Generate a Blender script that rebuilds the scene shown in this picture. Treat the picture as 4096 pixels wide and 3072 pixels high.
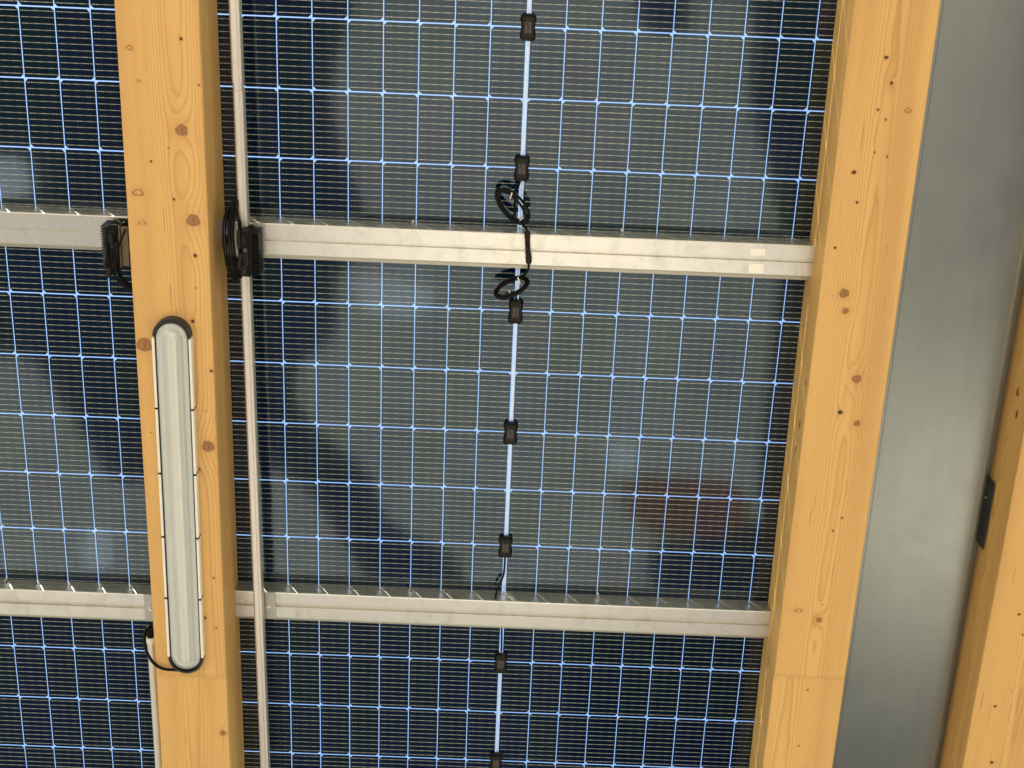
import bpy, bmesh, math, random
import numpy as np
from mathutils import Vector, Matrix

random.seed(7); rng = np.random.default_rng(7)
sc = bpy.context.scene
for o in list(bpy.data.objects): bpy.data.objects.remove(o)
COL = sc.collection
H = 5.35                      # height of the glass underside above the ground
def W(u, v, w=0.0): return Vector((u, v, H - w))     # w = metres below the glass

# ------------------------------------------------------------------ camera
cam_d = bpy.data.cameras.new('camera'); cam = bpy.data.objects.new('camera', cam_d); COL.objects.link(cam)
rx, ry, rz = 0.37003, -0.0083, 0.04042
def rmat(a, ax): return Matrix.Rotation(a, 3, ax)
Rm = rmat(rz, 'Z') @ rmat(ry, 'Y') @ rmat(rx, 'X')
T = Vector((0.0112, -0.2047, 3.8398))
Cc = -(Rm.transposed() @ T)
m = Matrix.Identity(4)
for i in range(3):
    m[i][0] = Rm[0][i]; m[i][1] = -Rm[1][i]; m[i][2] = -Rm[2][i]
m.translation = Vector((Cc.x, Cc.y, H + Cc.z))
cam.matrix_world = m
cam_d.sensor_width = 36.0; cam_d.lens = 5478.3 / 4096 * 36; cam_d.clip_start = 0.05; cam_d.clip_end = 3000
sc.camera = cam

# ------------------------------------------------------------------ world, sun, exposure
SUN_DIR = Vector((-0.60, -1.0, 0.98)).normalized()    # towards the sun
el = math.asin(SUN_DIR.z); az = math.atan2(SUN_DIR.x, SUN_DIR.y)
world = bpy.data.worlds.new('World'); sc.world = world; world.use_nodes = True
nt = world.node_tree; nt.nodes.clear()
sky = nt.nodes.new('ShaderNodeTexSky'); sky.sky_type = 'NISHITA'; sky.sun_disc = False
sky.sun_elevation = el; sky.sun_rotation = az % (2 * math.pi); sky.air_density = 1.0; sky.dust_density = 1.2; sky.ozone_density = 0.6
bg = nt.nodes.new('ShaderNodeBackground'); bg.inputs['Strength'].default_value = 0.15
wo = nt.nodes.new('ShaderNodeOutputWorld')
nt.links.new(sky.outputs[0], bg.inputs[0]); nt.links.new(bg.outputs[0], wo.inputs[0])
sun_d = bpy.data.lights.new('sun', 'SUN'); sun_d.energy = 3.7; sun_d.angle = math.radians(0.9); sun_d.color = (1.0, 0.90, 0.76)
sun = bpy.data.objects.new('sun', sun_d); COL.objects.link(sun)
sun.rotation_euler = SUN_DIR.to_track_quat('Z', 'Y').to_euler(); sun.location = (-8, -5, 12)
sc.view_settings.view_transform = 'Standard'; sc.view_settings.look = 'None'
sc.view_settings.exposure = 2.15; sc.view_settings.gamma = 1.0; sc.view_settings.use_curve_mapping = False
sc.cycles.transparent_max_bounces = 24; sc.cycles.max_bounces = 10; sc.cycles.diffuse_bounces = 5; sc.cycles.glossy_bounces = 6

# ------------------------------------------------------------------ node helpers
class NT:
    def __init__(s, name):
        s.m = bpy.data.materials.new(name); s.m.use_nodes = True; s.t = s.m.node_tree; s.t.nodes.clear()
        s.out = s.t.nodes.new('ShaderNodeOutputMaterial')
    def n(s, typ, **kw):
        nd = s.t.nodes.new(typ)
        for k, v in kw.items(): setattr(nd, k, v)
        return nd
    def put(s, sock, val):
        if isinstance(val, bpy.types.NodeSocket): s.t.links.new(val, sock)
        elif val is not None: sock.default_value = val
    def math(s, op, a, b=None, c=None, clamp=False):
        nd = s.n('ShaderNodeMath', operation=op, use_clamp=clamp)
        for i, x in enumerate((a, b, c)):
            if x is not None: s.put(nd.inputs[i], x)
        return nd.outputs[0]
    def mix(s, f, a, b, typ='MIX'):
        nd = s.n('ShaderNodeMix', data_type='RGBA', blend_type=typ)
        s.put(nd.inputs[0], f); s.put(nd.inputs[6], a); s.put(nd.inputs[7], b); return nd.outputs[2]
    def ramp(s, f, stops, interp='LINEAR'):
        nd = s.n('ShaderNodeValToRGB'); cr = nd.color_ramp; cr.interpolation = interp
        while len(cr.elements) < len(stops): cr.elements.new(0.5)
        for e, (p, c) in zip(cr.elements, stops): e.position = p; e.color = c if len(c) == 4 else (*c, 1)
        s.put(nd.inputs[0], f); return nd.outputs[0]
    def vec(s, v, op, w):
        nd = s.n('ShaderNodeVectorMath', operation=op); s.put(nd.inputs[0], v); s.put(nd.inputs[1], w); return nd.outputs[0]
    def coord(s, scale=(1, 1, 1)):
        tc = s.n('ShaderNodeTexCoord'); return s.vec(tc.outputs['Object'], 'MULTIPLY', scale)
    def noise(s, vec, scale=1.0, detail=3.0, rough=0.5, dist=0.0):
        nd = s.n('ShaderNodeTexNoise'); s.put(nd.inputs['Vector'], vec)
        nd.inputs['Scale'].default_value = scale; nd.inputs['Detail'].default_value = detail
        nd.inputs['Roughness'].default_value = rough; nd.inputs['Distortion'].default_value = dist
        return nd.outputs[0]
    def bsdf(s, color, rough=0.5, metal=0.0, spec=0.5, bump=None, bstr=0.2, bdist=0.002):
        p = s.n('ShaderNodeBsdfPrincipled')
        s.put(p.inputs['Base Color'], (*color, 1) if isinstance(color, tuple) and len(color) == 3 else color)
        s.put(p.inputs['Roughness'], rough); s.put(p.inputs['Metallic'], metal); s.put(p.inputs['Specular IOR Level'], spec)
        if bump is not None:
            b = s.n('ShaderNodeBump'); b.inputs['Strength'].default_value = bstr; b.inputs['Distance'].default_value = bdist
            s.put(b.inputs['Height'], bump); s.t.links.new(b.outputs[0], p.inputs['Normal'])
        return p
    def fin(s, sh):
        s.t.links.new(sh.outputs[0] if hasattr(sh, 'outputs') else sh, s.out.inputs[0]); return s.m

def simple(name, color, rough=0.5, metal=0.0, spec=0.5, var=0.15, scale=25.0):
    n = NT(name); f = n.noise(n.coord(), scale, 4, 0.6)
    dark = tuple(c * (1 - var) for c in color); lite = tuple(min(1, c * (1 + var)) for c in color)
    c = n.mix(f, (*dark, 1), (*lite, 1))
    r = n.math('ADD', n.math('MULTIPLY', f, 0.16), rough - 0.08)
    return n.fin(n.bsdf(c, r, metal, spec))

# ------------------------------------------------------------------ materials
def mat_glass():
    n = NT('solar_glass')
    geo = n.n('ShaderNodeNewGeometry')
    ior = n.math('ADD', n.math('MULTIPLY', geo.outputs['Backfacing'], 1 / 1.5 - 1.5), 1.5)
    fr = n.n('ShaderNodeFresnel'); n.put(fr.inputs[0], ior)
    ripple = n.noise(n.coord(), 22, 2, 0.5)
    b = n.n('ShaderNodeBump'); b.inputs['Strength'].default_value = 0.04; b.inputs['Distance'].default_value = 0.002
    n.put(b.inputs['Height'], ripple)
    tr = n.n('ShaderNodeBsdfTransparent'); tr.inputs[0].default_value = (0.86, 0.885, 0.89, 1)
    gl = n.n('ShaderNodeBsdfGlossy'); gl.inputs[0].default_value = (0.60, 0.78, 0.84, 1); gl.inputs[1].default_value = 0.06
    n.t.links.new(b.outputs[0], gl.inputs['Normal'])
    mx = n.n('ShaderNodeMixShader'); n.t.links.new(fr.outputs[0], mx.inputs[0])
    n.t.links.new(tr.outputs[0], mx.inputs[1]); n.t.links.new(gl.outputs[0], mx.inputs[2])
    return n.fin(mx)
def mat_cell():
    n = NT('silicon_cell')
    oi = n.n('ShaderNodeObjectInfo')
    base = n.ramp(oi.outputs['Random'], [(0, (0.0005, 0.0052, 0.0190)), (0.3, (0.0005, 0.0056, 0.0270)), (0.62, (0.0005, 0.0092, 0.0130)), (0.8, (0.0005, 0.0070, 0.0180)), (1, (0.0007, 0.0050, 0.0220))])
    tint = n.ramp(oi.outputs['Random'], [(0, (0.70, 0.95, 1.0)), (0.35, (0.85, 1.0, 0.70)), (0.6, (0.70, 0.85, 1.0)), (0.88, (0.95, 0.88, 0.88)), (1, (0.75, 1, 0.9))], 'CONSTANT')
    p = n.bsdf(base, 0.10, 0.0, 0.20)
    n.put(p.inputs['Specular Tint'], tint)
    return n.fin(p)
def mat_alu(name='brushed_aluminium', base=(0.575, 0.552, 0.475), rough=0.34, metal=0.88, stains=True, sc=(4, 60, 60)):
    n = NT(name)
    c = n.coord(); oi = n.n('ShaderNodeObjectInfo')
    off = n.n('ShaderNodeCombineXYZ'); n.put(off.inputs[0], n.math('MULTIPLY', oi.outputs['Random'], 37.0))
    c = n.vec(c, 'ADD', off.outputs[0])
    f1 = n.noise(n.vec(c, 'MULTIPLY', sc), 3, 4, 0.6)
    f2 = n.noise(n.vec(c, 'MULTIPLY', (26, 14, 14)), 1.0, 5, 0.65, 0.6)
    f3 = n.noise(n.vec(c, 'MULTIPLY', (60, 26, 26)), 1.0, 5, 0.7)
    col = n.mix(f1, (*[x * 0.93 for x in base], 1), (*[min(1, x * 1.05) for x in base], 1))
    if stains:
        s1 = n.ramp(f2, [(0.0, (0, 0, 0)), (0.50, (0, 0, 0)), (0.66, (1, 1, 1)), (1, (1, 1, 1))])
        s2 = n.ramp(f3, [(0.0, (0, 0, 0)), (0.60, (0, 0, 0)), (0.72, (1, 1, 1)), (1, (1, 1, 1))])
        col = n.mix(n.math('MULTIPLY', s1, 0.5), col, (*[x * 0.78 for x in base], 1))
        col = n.mix(n.math('MULTIPLY', n.math('MULTIPLY', s2, s1), 0.75), col, (*[x * 0.42 for x in base], 1))
    r = n.math('ADD', n.math('MULTIPLY', f2, 0.2), rough - 0.1)
    return n.fin(n.bsdf(col, r, metal, 0.5, f1, 0.05, 0.001))
def mat_galv():
    n = NT('galvanised_sheet')
    c = n.coord()
    sp = n.n('ShaderNodeTexVoronoi'); n.put(sp.inputs['Vector'], n.vec(c, 'MULTIPLY', (60, 38, 60))); sp.inputs['Scale'].default_value = 2.2
    f1 = n.noise(n.vec(c, 'MULTIPLY', (26, 1.1, 26)), 1.4, 4, 0.6)
    f2 = n.noise(c, 5, 5, 0.65); f3 = n.noise(c, 60, 4, 0.7)
    col = n.mix(f1, (0.240, 0.252, 0.216, 1), (0.286, 0.296, 0.252, 1))
    col = n.mix(n.math('MULTIPLY', sp.outputs['Color'], 0.22), col, (0.32, 0.325, 0.275, 1))
    spots = n.ramp(f3, [(0, (0, 0, 0)), (0.68, (0, 0, 0)), (0.75, (1, 1, 1)), (1, (1, 1, 1))])
    col = n.mix(n.math('MULTIPLY', spots, 0.10), col, (0.50, 0.50, 0.45, 1))
    r = n.math('ADD', n.math('MULTIPLY', f2, 0.16), 0.23)
    return n.fin(n.bsdf(col, r, 0.92, 0.5, f1, 0.03, 0.001))
def mat_wood():
    n = NT('spruce_glulam')
    ring = n.n('ShaderNodeAttribute', attribute_name='ring').outputs['Fac']
    knot = n.n('ShaderNodeAttribute', attribute_name='knot').outputs['Fac']
    halo = n.n('ShaderNodeAttribute', attribute_name='halo').outputs['Fac']
    joint = n.n('ShaderNodeAttribute', attribute_name='joint').outputs['Fac']
    c = n.coord(); oi = n.n('ShaderNodeObjectInfo')
    off = n.n('ShaderNodeCombineXYZ'); n.put(off.inputs[1], n.math('MULTIPLY', oi.outputs['Random'], 53.0))
    c = n.vec(c, 'ADD', off.outputs[0])
    wob = n.noise(n.vec(c, 'MULTIPLY', (30, 2.2, 30)), 1.0, 4, 0.6)
    ph = n.math('ADD', ring, n.math('MULTIPLY', wob, 1.1))
    fr = n.math('FRACT', ph)
    late = n.ramp(fr, [(0, (0.15, 0.15, 0.15)), (0.10, (0, 0, 0)), (0.55, (0.06, 0.06, 0.06)), (0.82, (0.50, 0.50, 0.50)), (0.93, (0.85, 0.85, 0.85)), (1, (0.15, 0.15, 0.15))])
    amp = n.noise(n.vec(c, 'MULTIPLY', (16, 0.8, 16)), 1.0, 2, 0.5)
    late = n.math('MULTIPLY', late, n.math('ADD', n.math('MULTIPLY', amp, 1.1), 0.10))
    col = n.mix(late, (0.665, 0.388, 0.122, 1), (0.345, 0.155, 0.040, 1))
    broad = n.noise(n.vec(c, 'MULTIPLY', (11, 0.45, 11)), 1.0, 3, 0.55)
    heart = n.ramp(broad, [(0, (0, 0, 0)), (0.46, (0, 0, 0)), (0.64, (1, 1, 1)), (1, (1, 1, 1))])
    col = n.mix(n.math('MULTIPLY', heart, 0.52), col, (0.46, 0.225, 0.068, 1))
    fib = n.noise(n.vec(c, 'MULTIPLY', (420, 9, 420)), 1.0, 3, 0.7)
    col = n.mix(n.math('MULTIPLY', n.math('SUBTRACT', fib, 0.35, clamp=True), 0.30), col, (0.44, 0.22, 0.07, 1))
    blot = n.noise(c, 7, 4, 0.6)
    col = n.mix(n.math('MULTIPLY', blot, 0.16), col, (0.66, 0.43, 0.18, 1))
    crk = n.noise(n.vec(c, 'MULTIPLY', (240, 5.0, 240)), 1.0, 1, 0.4)
    crk = n.ramp(crk, [(0, (0, 0, 0)), (0.735, (0, 0, 0)), (0.775, (1, 1, 1)), (1, (1, 1, 1))])
    col = n.mix(n.math('MULTIPLY', crk, 0.8), col, (0.17, 0.075, 0.025, 1))
    col = n.mix(n.math('MULTIPLY', halo, 0.55, clamp=True), col, (0.50, 0.24, 0.075, 1))
    kn = n.noise(c, 330, 3, 0.7)
    kq = n.math('ADD', knot, n.math('MULTIPLY', n.math('SUBTRACT', kn, 0.5), 0.35))
    kcol = n.ramp(kq, [(0, (0.44, 0.215, 0.066)), (0.35, (0.36, 0.170, 0.052)), (0.62, (0.25, 0.112, 0.036)), (0.85, (0.085, 0.034, 0.011)), (1, (0.045, 0.016, 0.006))])
    col = n.mix(n.math('MULTIPLY', knot, 2.2, clamp=True), col, kcol)
    # finger joint: two rows of little dashes across the beam
    xyz = n.n('ShaderNodeSeparateXYZ'); n.put(xyz.inputs[0], n.coord())
    dash = n.math('GREATER_THAN', n.math('FRACT', n.math('MULTIPLY', xyz.outputs[0], 175.0)), 0.42)
    l1 = n.math('LESS_THAN', n.math('ABSOLUTE', n.math('ADD', joint, 0.0062)), 0.0013)
    l2 = n.math('LESS_THAN', n.math('ABSOLUTE', n.math('SUBTRACT', joint, 0.0060)), 0.0008)
    jm = n.math('MULTIPLY', n.math('MAXIMUM', l1, n.math('MULTIPLY', l2, 0.6)), dash)
    col = n.mix(n.math('MULTIPLY', jm, 0.55), col, (0.27, 0.125, 0.04, 1))
    hgt = n.math('ADD', n.math('MULTIPLY', late, 0.6), n.math('MULTIPLY', fib, 0.4))
    return n.fin(n.bsdf(col, 0.58, 0.0, 0.35, hgt, 0.25, 0.0012))
def mat_lens():
    n = NT('ribbed_clear_cover')
    c = n.coord()
    f1 = n.noise(n.vec(c, 'MULTIPLY', (130, 1.0, 130)), 1.0, 2, 0.5)
    f2 = n.noise(c, 24, 3, 0.55)
    wv = n.n('ShaderNodeTexWave', wave_type='BANDS', bands_direction='X'); n.put(wv.inputs['Vector'], c); wv.inputs['Scale'].default_value = 42
    col = n.mix(f2, (0.60, 0.585, 0.555, 1), (0.68, 0.66, 0.61, 1))
    d = n.bsdf(col, 0.16, 0.0, 0.5, n.math('ADD', wv.outputs['Fac'], n.math('MULTIPLY', f2, 0.3)), 0.03, 0.001)
    tr = n.n('ShaderNodeBsdfTransparent'); tr.inputs[0].default_value = (0.93, 0.94, 0.92, 1)
    mx = n.n('ShaderNodeMixShader'); n.put(mx.inputs[0], n.math('ADD', n.math('MULTIPLY', f1, 0.30), 0.34))
    n.t.links.new(tr.outputs[0], mx.inputs[1]); n.t.links.new(d.outputs[0], mx.inputs[2])
    return n.fin(mx)
def mat_ground():
    n = NT('pale_gravel')
    c = n.coord(); f1 = n.noise(c, 1.2, 6, 0.6); f2 = n.noise(c, 60, 4, 0.7)
    col = n.mix(f1, (0.25, 0.215, 0.16, 1), (0.36, 0.31, 0.24, 1)); col = n.mix(n.math('MULTIPLY', f2, 0.3), col, (0.20, 0.175, 0.14, 1))
    return n.fin(n.bsdf(col, 0.9, 0, 0.2, f2, 0.4, 0.01))

M = dict(glass=mat_glass(), cell=mat_cell(), alu=mat_alu(), galv=mat_galv(), wood=mat_wood(), lens=mat_lens(), ground=mat_ground())
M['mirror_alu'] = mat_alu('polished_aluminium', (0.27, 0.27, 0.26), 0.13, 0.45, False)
M['ribbon'] = simple('tinned_ribbon', (0.50, 0.445, 0.345), 0.45, 0.15, 0.5, 0.18, 140)
M['strip'] = simple('white_cross_ribbon', (0.80, 0.79, 0.82), 0.4, 0.1, 0.5, 0.06, 60)
M['black'] = simple('black_plastic', (0.0060, 0.0052, 0.0042), 0.48, 0, 0.09, 0.3, 60)
M['black2'] = simple('dusty_black_plastic', (0.016, 0.0135, 0.010), 0.55, 0, 0.15, 0.3, 90)
M['grey_print'] = simple('grey_print', (0.055, 0.050, 0.040), 0.6, 0, 0.4, 0.3, 150)
M['cable'] = simple('black_cable_sheath', (0.0055, 0.0048, 0.0040), 0.36, 0, 0.10, 0.3, 60)
M['tie'] = simple('white_nylon', (0.62, 0.58, 0.50), 0.5, 0, 0.4, 0.1, 80)
M['fin'] = simple('black_anodised', (0.009, 0.009, 0.009), 0.34, 0.1, 0.18, 0.3, 60)
M['brown'] = simple('bronze_plate', (0.16, 0.115, 0.065), 0.35, 0.7, 0.5, 0.3, 40)
M['steel'] = simple('bright_zinc_bolt', (0.60, 0.57, 0.50), 0.28, 0.9, 0.5, 0.2, 120)
M['lip'] = mat_alu('dark_aluminium', (0.36, 0.325, 0.255), 0.4, 0.8, False)  # darker, browner aluminium for the rail's lower lip
M['plate'] = mat_alu('zinc_plate', (0.43, 0.41, 0.35), 0.45, 0.75, True, (70, 70, 70))
M['dark_plate'] = simple('dark_painted_plate', (0.030, 0.034, 0.031), 0.5, 0.1, 0.4, 0.2, 30)
M['conduit'] = mat_alu('satin_trunking', (0.66, 0.60, 0.51), 0.36, 0.6, False, (26, 0.5, 26))
M['clip'] = simple('white_clip_rail', (0.74, 0.70, 0.60), 0.4, 0.1, 0.5, 0.06, 60)
M['lamp_grey'] = simple('dark_grey_polycarbonate', (0.020, 0.023, 0.022), 0.42, 0, 0.35, 0.2, 60)
M['grass'] = simple('rough_grass', (0.060, 0.085, 0.030), 0.9, 0, 0.2, 0.4, 8)
M['dark_ground'] = simple('dark_reflected_ground', (0.026, 0.031, 0.042), 0.85, 0, 0.3, 0.3, 30)  # for the added ground areas that mirror dark in glass and metal
M['concrete'] = simple('warm_concrete', (0.46, 0.42, 0.35), 0.85, 0, 0.3, 0.50, 1.6)
M['pale_warm'] = simple('pale_warm_reflected_ground', (0.66, 0.61, 0.49), 0.85, 0, 0.3, 0.2, 3)
M['red_brown'] = simple('red_brown_reflected_ground', (0.25, 0.095, 0.045), 0.85, 0, 0.3, 0.25, 12)
M['pale'] = simple('pale_reflected_ground', (0.86, 0.84, 0.80), 0.8, 0, 0.3, 0.1, 12)

# ------------------------------------------------------------------ mesh helpers
class MB:
    def __init__(s): s.v = []; s.f = []; s.mi = []; s.sm = []
    def add(s, vs, fs, mi=0, smooth=False):
        o = len(s.v); s.v += [tuple(x) for x in vs]
        for f in fs: s.f.append([o + i for i in f]); s.mi.append(mi); s.sm.append(smooth)
    def box(s, a, b, mi=0):
        (x0, y0, z0), (x1, y1, z1) = a, b
        s.add([(x0, y0, z0), (x1, y0, z0), (x1, y1, z0), (x0, y1, z0), (x0, y0, z1), (x1, y0, z1), (x1, y1, z1), (x0, y1, z1)],
              [(0, 3, 2, 1), (4, 5, 6, 7), (0, 1, 5, 4), (1, 2, 6, 5), (2, 3, 7, 6), (3, 0, 4, 7)], mi)
    def prism(s, outline, z0, z1, mi=0, inset=0.0, bev=0.0):
        """outline: ccw list of (x,y); extruded z1 (top) -> z0 (bottom), optional bevel ring on the bottom"""
        n = len(outline); cx = sum(p[0] for p in outline) / n; cy = sum(p[1] for p in outline) / n
        rings = [(outline, z1)]
        if bev > 0:
            rings.append((outline, z0 + bev))
            ins = []
            for x, y in outline:
                d = math.hypot(x - cx, y - cy); k = max(0, 1 - bev / max(d, 1e-6)); ins.append((cx + (x - cx) * k, cy + (y - cy) * k))
            rings.append((ins, z0))
        else: rings.append((outline, z0))
        vs = [(x, y, z) for r, z in rings for x, y in r]
        fs = [list(range(n))]
        for k in range(len(rings) - 1):
            for i in range(n):
                j = (i + 1) % n; fs.append([k * n + j, k * n + i, (k + 1) * n + i, (k + 1) * n + j])
        fs.append([(len(rings) - 1) * n + i for i in reversed(range(n))])
        s.add(vs, fs, mi)
    def tube(s, pts, r, n=8, mi=0, sub=5, closed=False):
        P = [Vector(p) for p in pts]
        if sub > 1 and len(P) > 2:
            Q = []; L = len(P)
            rngk = range(L) if closed else range(L - 1)
            for i in rngk:
                if closed: p0, p1, p2, p3 = P[(i - 1) % L], P[i], P[(i + 1) % L], P[(i + 2) % L]
                else: p0, p1, p2, p3 = P[max(i - 1, 0)], P[i], P[i + 1], P[min(i + 2, L - 1)]
                for k in range(sub):
                    t = k / sub
                    Q.append(0.5 * ((2 * p1) + (p2 - p0) * t + (2 * p0 - 5 * p1 + 4 * p2 - p3) * t * t + (3 * p1 - p0 - 3 * p2 + p3) * t ** 3))
            if not closed: Q.append(P[-1])
            P = Q
        L = len(P); vs = []; up = Vector((0.3, 0.2, 0.93)).normalized(); prev = None
        for i, p in enumerate(P):
            a = P[(i - 1) % L] if (closed or i > 0) else p; b = P[(i + 1) % L] if (closed or i < L - 1) else p
            t = (b - a).normalized()
            if prev is None: x = t.cross(up).normalized()
            else:
                x = prev - t * prev.dot(t)
                x = x.normalized() if x.length > 1e-6 else t.cross(up).normalized()
            prev = x; y = t.cross(x)
            rr = r[i * len(r) // L] if isinstance(r, (list, tuple)) else r
            for k in range(n):
                a_ = 2 * math.pi * k / n; vs.append(p + x * (rr * math.cos(a_)) + y * (rr * math.sin(a_)))
        fs = []
        for i in range(L if closed else L - 1):
            j = (i + 1) % L
            for k in range(n): fs.append([i * n + k, i * n + (k + 1) % n, j * n + (k + 1) % n, j * n + k])
        s.add(vs, fs, mi, True)
        if not closed: s.add(vs[:n], [list(reversed(range(n)))], mi); s.add(vs[-n:], [list(range(n))], mi)
    def sweep_x(s, prof, x0, x1, mis=None, mi=0):
        """profile (y,z) closed loop, swept along x"""
        n = len(prof)
        vs = [(x0, y, z) for y, z in prof] + [(x1, y, z) for y, z in prof]
        for i in range(n):
            j = (i + 1) % n
            s.add([vs[i], vs[j], vs[n + j], vs[n + i]], [(0, 1, 2, 3)], mis[i] if mis else mi)
        s.add(vs[:n], [list(reversed(range(n)))], mi); s.add(vs[n:], [list(range(n))], mi)
    def mesh(s, name, mats):
        me = bpy.data.meshes.new(name); me.from_pydata(s.v, [], s.f); me.update()
        for m_ in mats: me.materials.append(m_)
        me.polygons.foreach_set('material_index', s.mi); me.polygons.foreach_set('use_smooth', s.sm)
        bm = bmesh.new(); bm.from_mesh(me); bmesh.ops.recalc_face_normals(bm, faces=bm.faces); bm.to_mesh(me); bm.free()
        return me
def link(name, me, parent=None, loc=(0, 0, 0), rz=0.0):
    o = bpy.data.objects.new(name, me); COL.objects.link(o); o.location = loc; o.rotation_euler = (0, 0, rz)
    if parent is not None: o.parent = parent
    return o
def part(name, mb, mat, parent, loc=(0, 0, 0), rz=0.0):
    return link(name, mb.mesh(name, mat if isinstance(mat, (list, tuple)) else [mat]), parent, loc, rz)
def tag(o, label, cat, group=None):
    o['label'] = label; o['category'] = cat
    if group: o['group'] = group
    return o
def thing(name, label, cat, loc, group=None, rz=0.0):
    return tag(link(name, None, None, loc, rz), label, cat, group)
def bevel(o, width, seg=2):
    b = o.modifiers.new('bevel', 'BEVEL'); b.width = width; b.segments = seg; b.limit_method = 'ANGLE'; b.angle_limit = math.radians(40)
    return o

# ------------------------------------------------------------------ ground
def sheet(name, x0, y0, x1, y1, z, mat, jag=0.0, kind='structure'):
    mb = MB()
    if jag:
        pts = []
        for (ax, ay), (bx, by) in (((x0, y0), (x1, y0)), ((x1, y0), (x1, y1)), ((x1, y1), (x0, y1)), ((x0, y1), (x0, y0))):
            for k in range(6):
                t = k / 6; pts.append((ax + (bx - ax) * t + random.uniform(-jag, jag), ay + (by - ay) * t + random.uniform(-jag, jag)))
        mb.add([(x, y, 0) for x, y in pts], [list(range(len(pts)))])
    else: mb.add([(x0, y0, 0), (x1, y0, 0), (x1, y1, 0), (x0, y1, 0)], [(0, 1, 2, 3)])
    o = part(name, mb, mat, None, (0, 0, z)); o['kind'] = kind; return o
sheet('ground', -400, -400, 400, 400, 0.0, M['grass'])
sheet('gravel_yard', -9, -9, 10, 11, 0.004, M['ground'], 0.4)
def patch(name, pts, z, mat):
    n = len(pts); Q = []
    for i in range(n):
        p0, p1, p2, p3 = (Vector(pts[(i + k) % n] + (0,)) for k in (-1, 0, 1, 2))
        for k in range(4):
            t = k / 4; Q.append(0.5 * ((2 * p1) + (p2 - p0) * t + (2 * p0 - 5 * p1 + 4 * p2 - p3) * t * t + (3 * p1 - p0 - 3 * p2 + p3) * t ** 3))
    mb = MB(); mb.add(Q, [list(range(len(Q)))]); o = part(name, mb, mat, None, (0, 0, z)); o['kind'] = 'structure'; return o
sheet('concrete_pavement', -4.8, -3.0, 2.5, 4.16, 0.008, M['concrete'], 0.04)
sheet('dark_reflection_lane', -6.0, 4.2, 2.45, 7.6, 0.012, M['dark_ground'], 0.04)  # added, out of view: darkens what the lower panels reflect
sheet('dark_reflection_lane', 2.5, 4.1, 6.0, 7.8, 0.012, M['dark_ground'], 0.12)  # added, out of view: darkens the gutter's reflection at its lower end
sheet('dark_reflection_patch', 2.56, -2.8, 5.0, 2.2, 0.012, M['dark_ground'], 0.05)  # added, out of view: darkens the gutter's reflection at its upper end
sheet('pale_reflection_patch', 2.6, 2.5, 4.3, 3.9, 0.012, M['pale_warm'], 0.08)  # added pale sheet, out of view, brightening the middle of the gutter's reflection
patch('dark_reflection_patch', [(-2.1, -0.34), (-1.04, -0.6), (-1.19, 0.12), (-1.18, 0.52), (-0.98, 1.15), (-1.03, 1.36), (-1.2, 1.6), (-1.2, 1.96), (-1.45, 2.2), (-1.47, 2.48), (-1.24, 2.78), (-0.95, 3.05), (-0.81, 3.4), (-0.4, 3.63), (-0.26, 3.9), (-0.91, 3.93), (-1.17, 3.56), (-1.41, 3.19), (-1.75, 2.98), (-2.2, 2.89)], 0.016, M['dark_ground'])  # added dark patches, outlined to give the dark blotches reflected in the panels
patch('dark_reflection_patch', [(0.95, -0.7), (1.38, -0.47), (1.5, -0.19), (1.51, 0.24), (1.7, 0.73), (1.82, 1.24), (1.83, 1.78), (1.84, 2.34), (1.87, 3.12), (2.03, 3.12), (2.50, 3.09), (2.07, -0.8)], 0.016, M['dark_ground'])
patch('dark_reflection_patch', [(0.70, -0.6), (1.0, -0.46), (1.08, -0.23), (0.9, -0.14), (0.74, -0.26)], 0.020, M['dark_ground'])
patch('dark_reflection_patch', [(1.11, 3.55), (1.47, 3.46), (1.84, 3.30), (2.19, 3.23), (2.18, 4.0), (1.3, 4.05)], 0.020, M['dark_ground'])
patch('dark_reflection_patch', [(-4.4, -0.5), (-2.3, -0.5), (-2.35, 1.25), (-2.40, 2.53), (-2.48, 3.11), (-2.83, 3.15), (-3.05, 2.75), (-3.25, 2.37), (-3.45, 2.23), (-4.6, 2.05)], 0.016, M['dark_ground'])
patch('red_brown_reflection_patch', [(0.86, 3.03), (1.25, 2.95), (1.73, 3.03), (1.75, 3.37), (1.3, 3.44), (1.03, 3.36)], 0.024, M['red_brown'])  # made-up patch, out of view, for a reddish blotch in the panel reflection
patch('pale_reflection_patch', [(0.77, 2.71), (0.93, 2.71), (0.96, 2.92), (0.8, 2.95)], 0.024, M['pale'])  # made-up pale patches, out of view, for glare spots reflected in the panels
patch('pale_reflection_patch', [(-1.06, 1.54), (-0.55, 1.61), (-0.58, 1.81), (-0.96, 1.81), (-1.04, 1.69)], 0.024, M['pale'])
patch('pale_reflection_patch', [(-3.05, 3.59), (-2.87, 3.58), (-2.87, 3.87), (-3.06, 3.88)], 0.024, M['pale'])
patch('pale_reflection_patch', [(-3.52, 0.85), (-3.25, 0.84), (-3.24, 1.09), (-3.55, 1.12)], 0.024, M['pale'])

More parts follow.
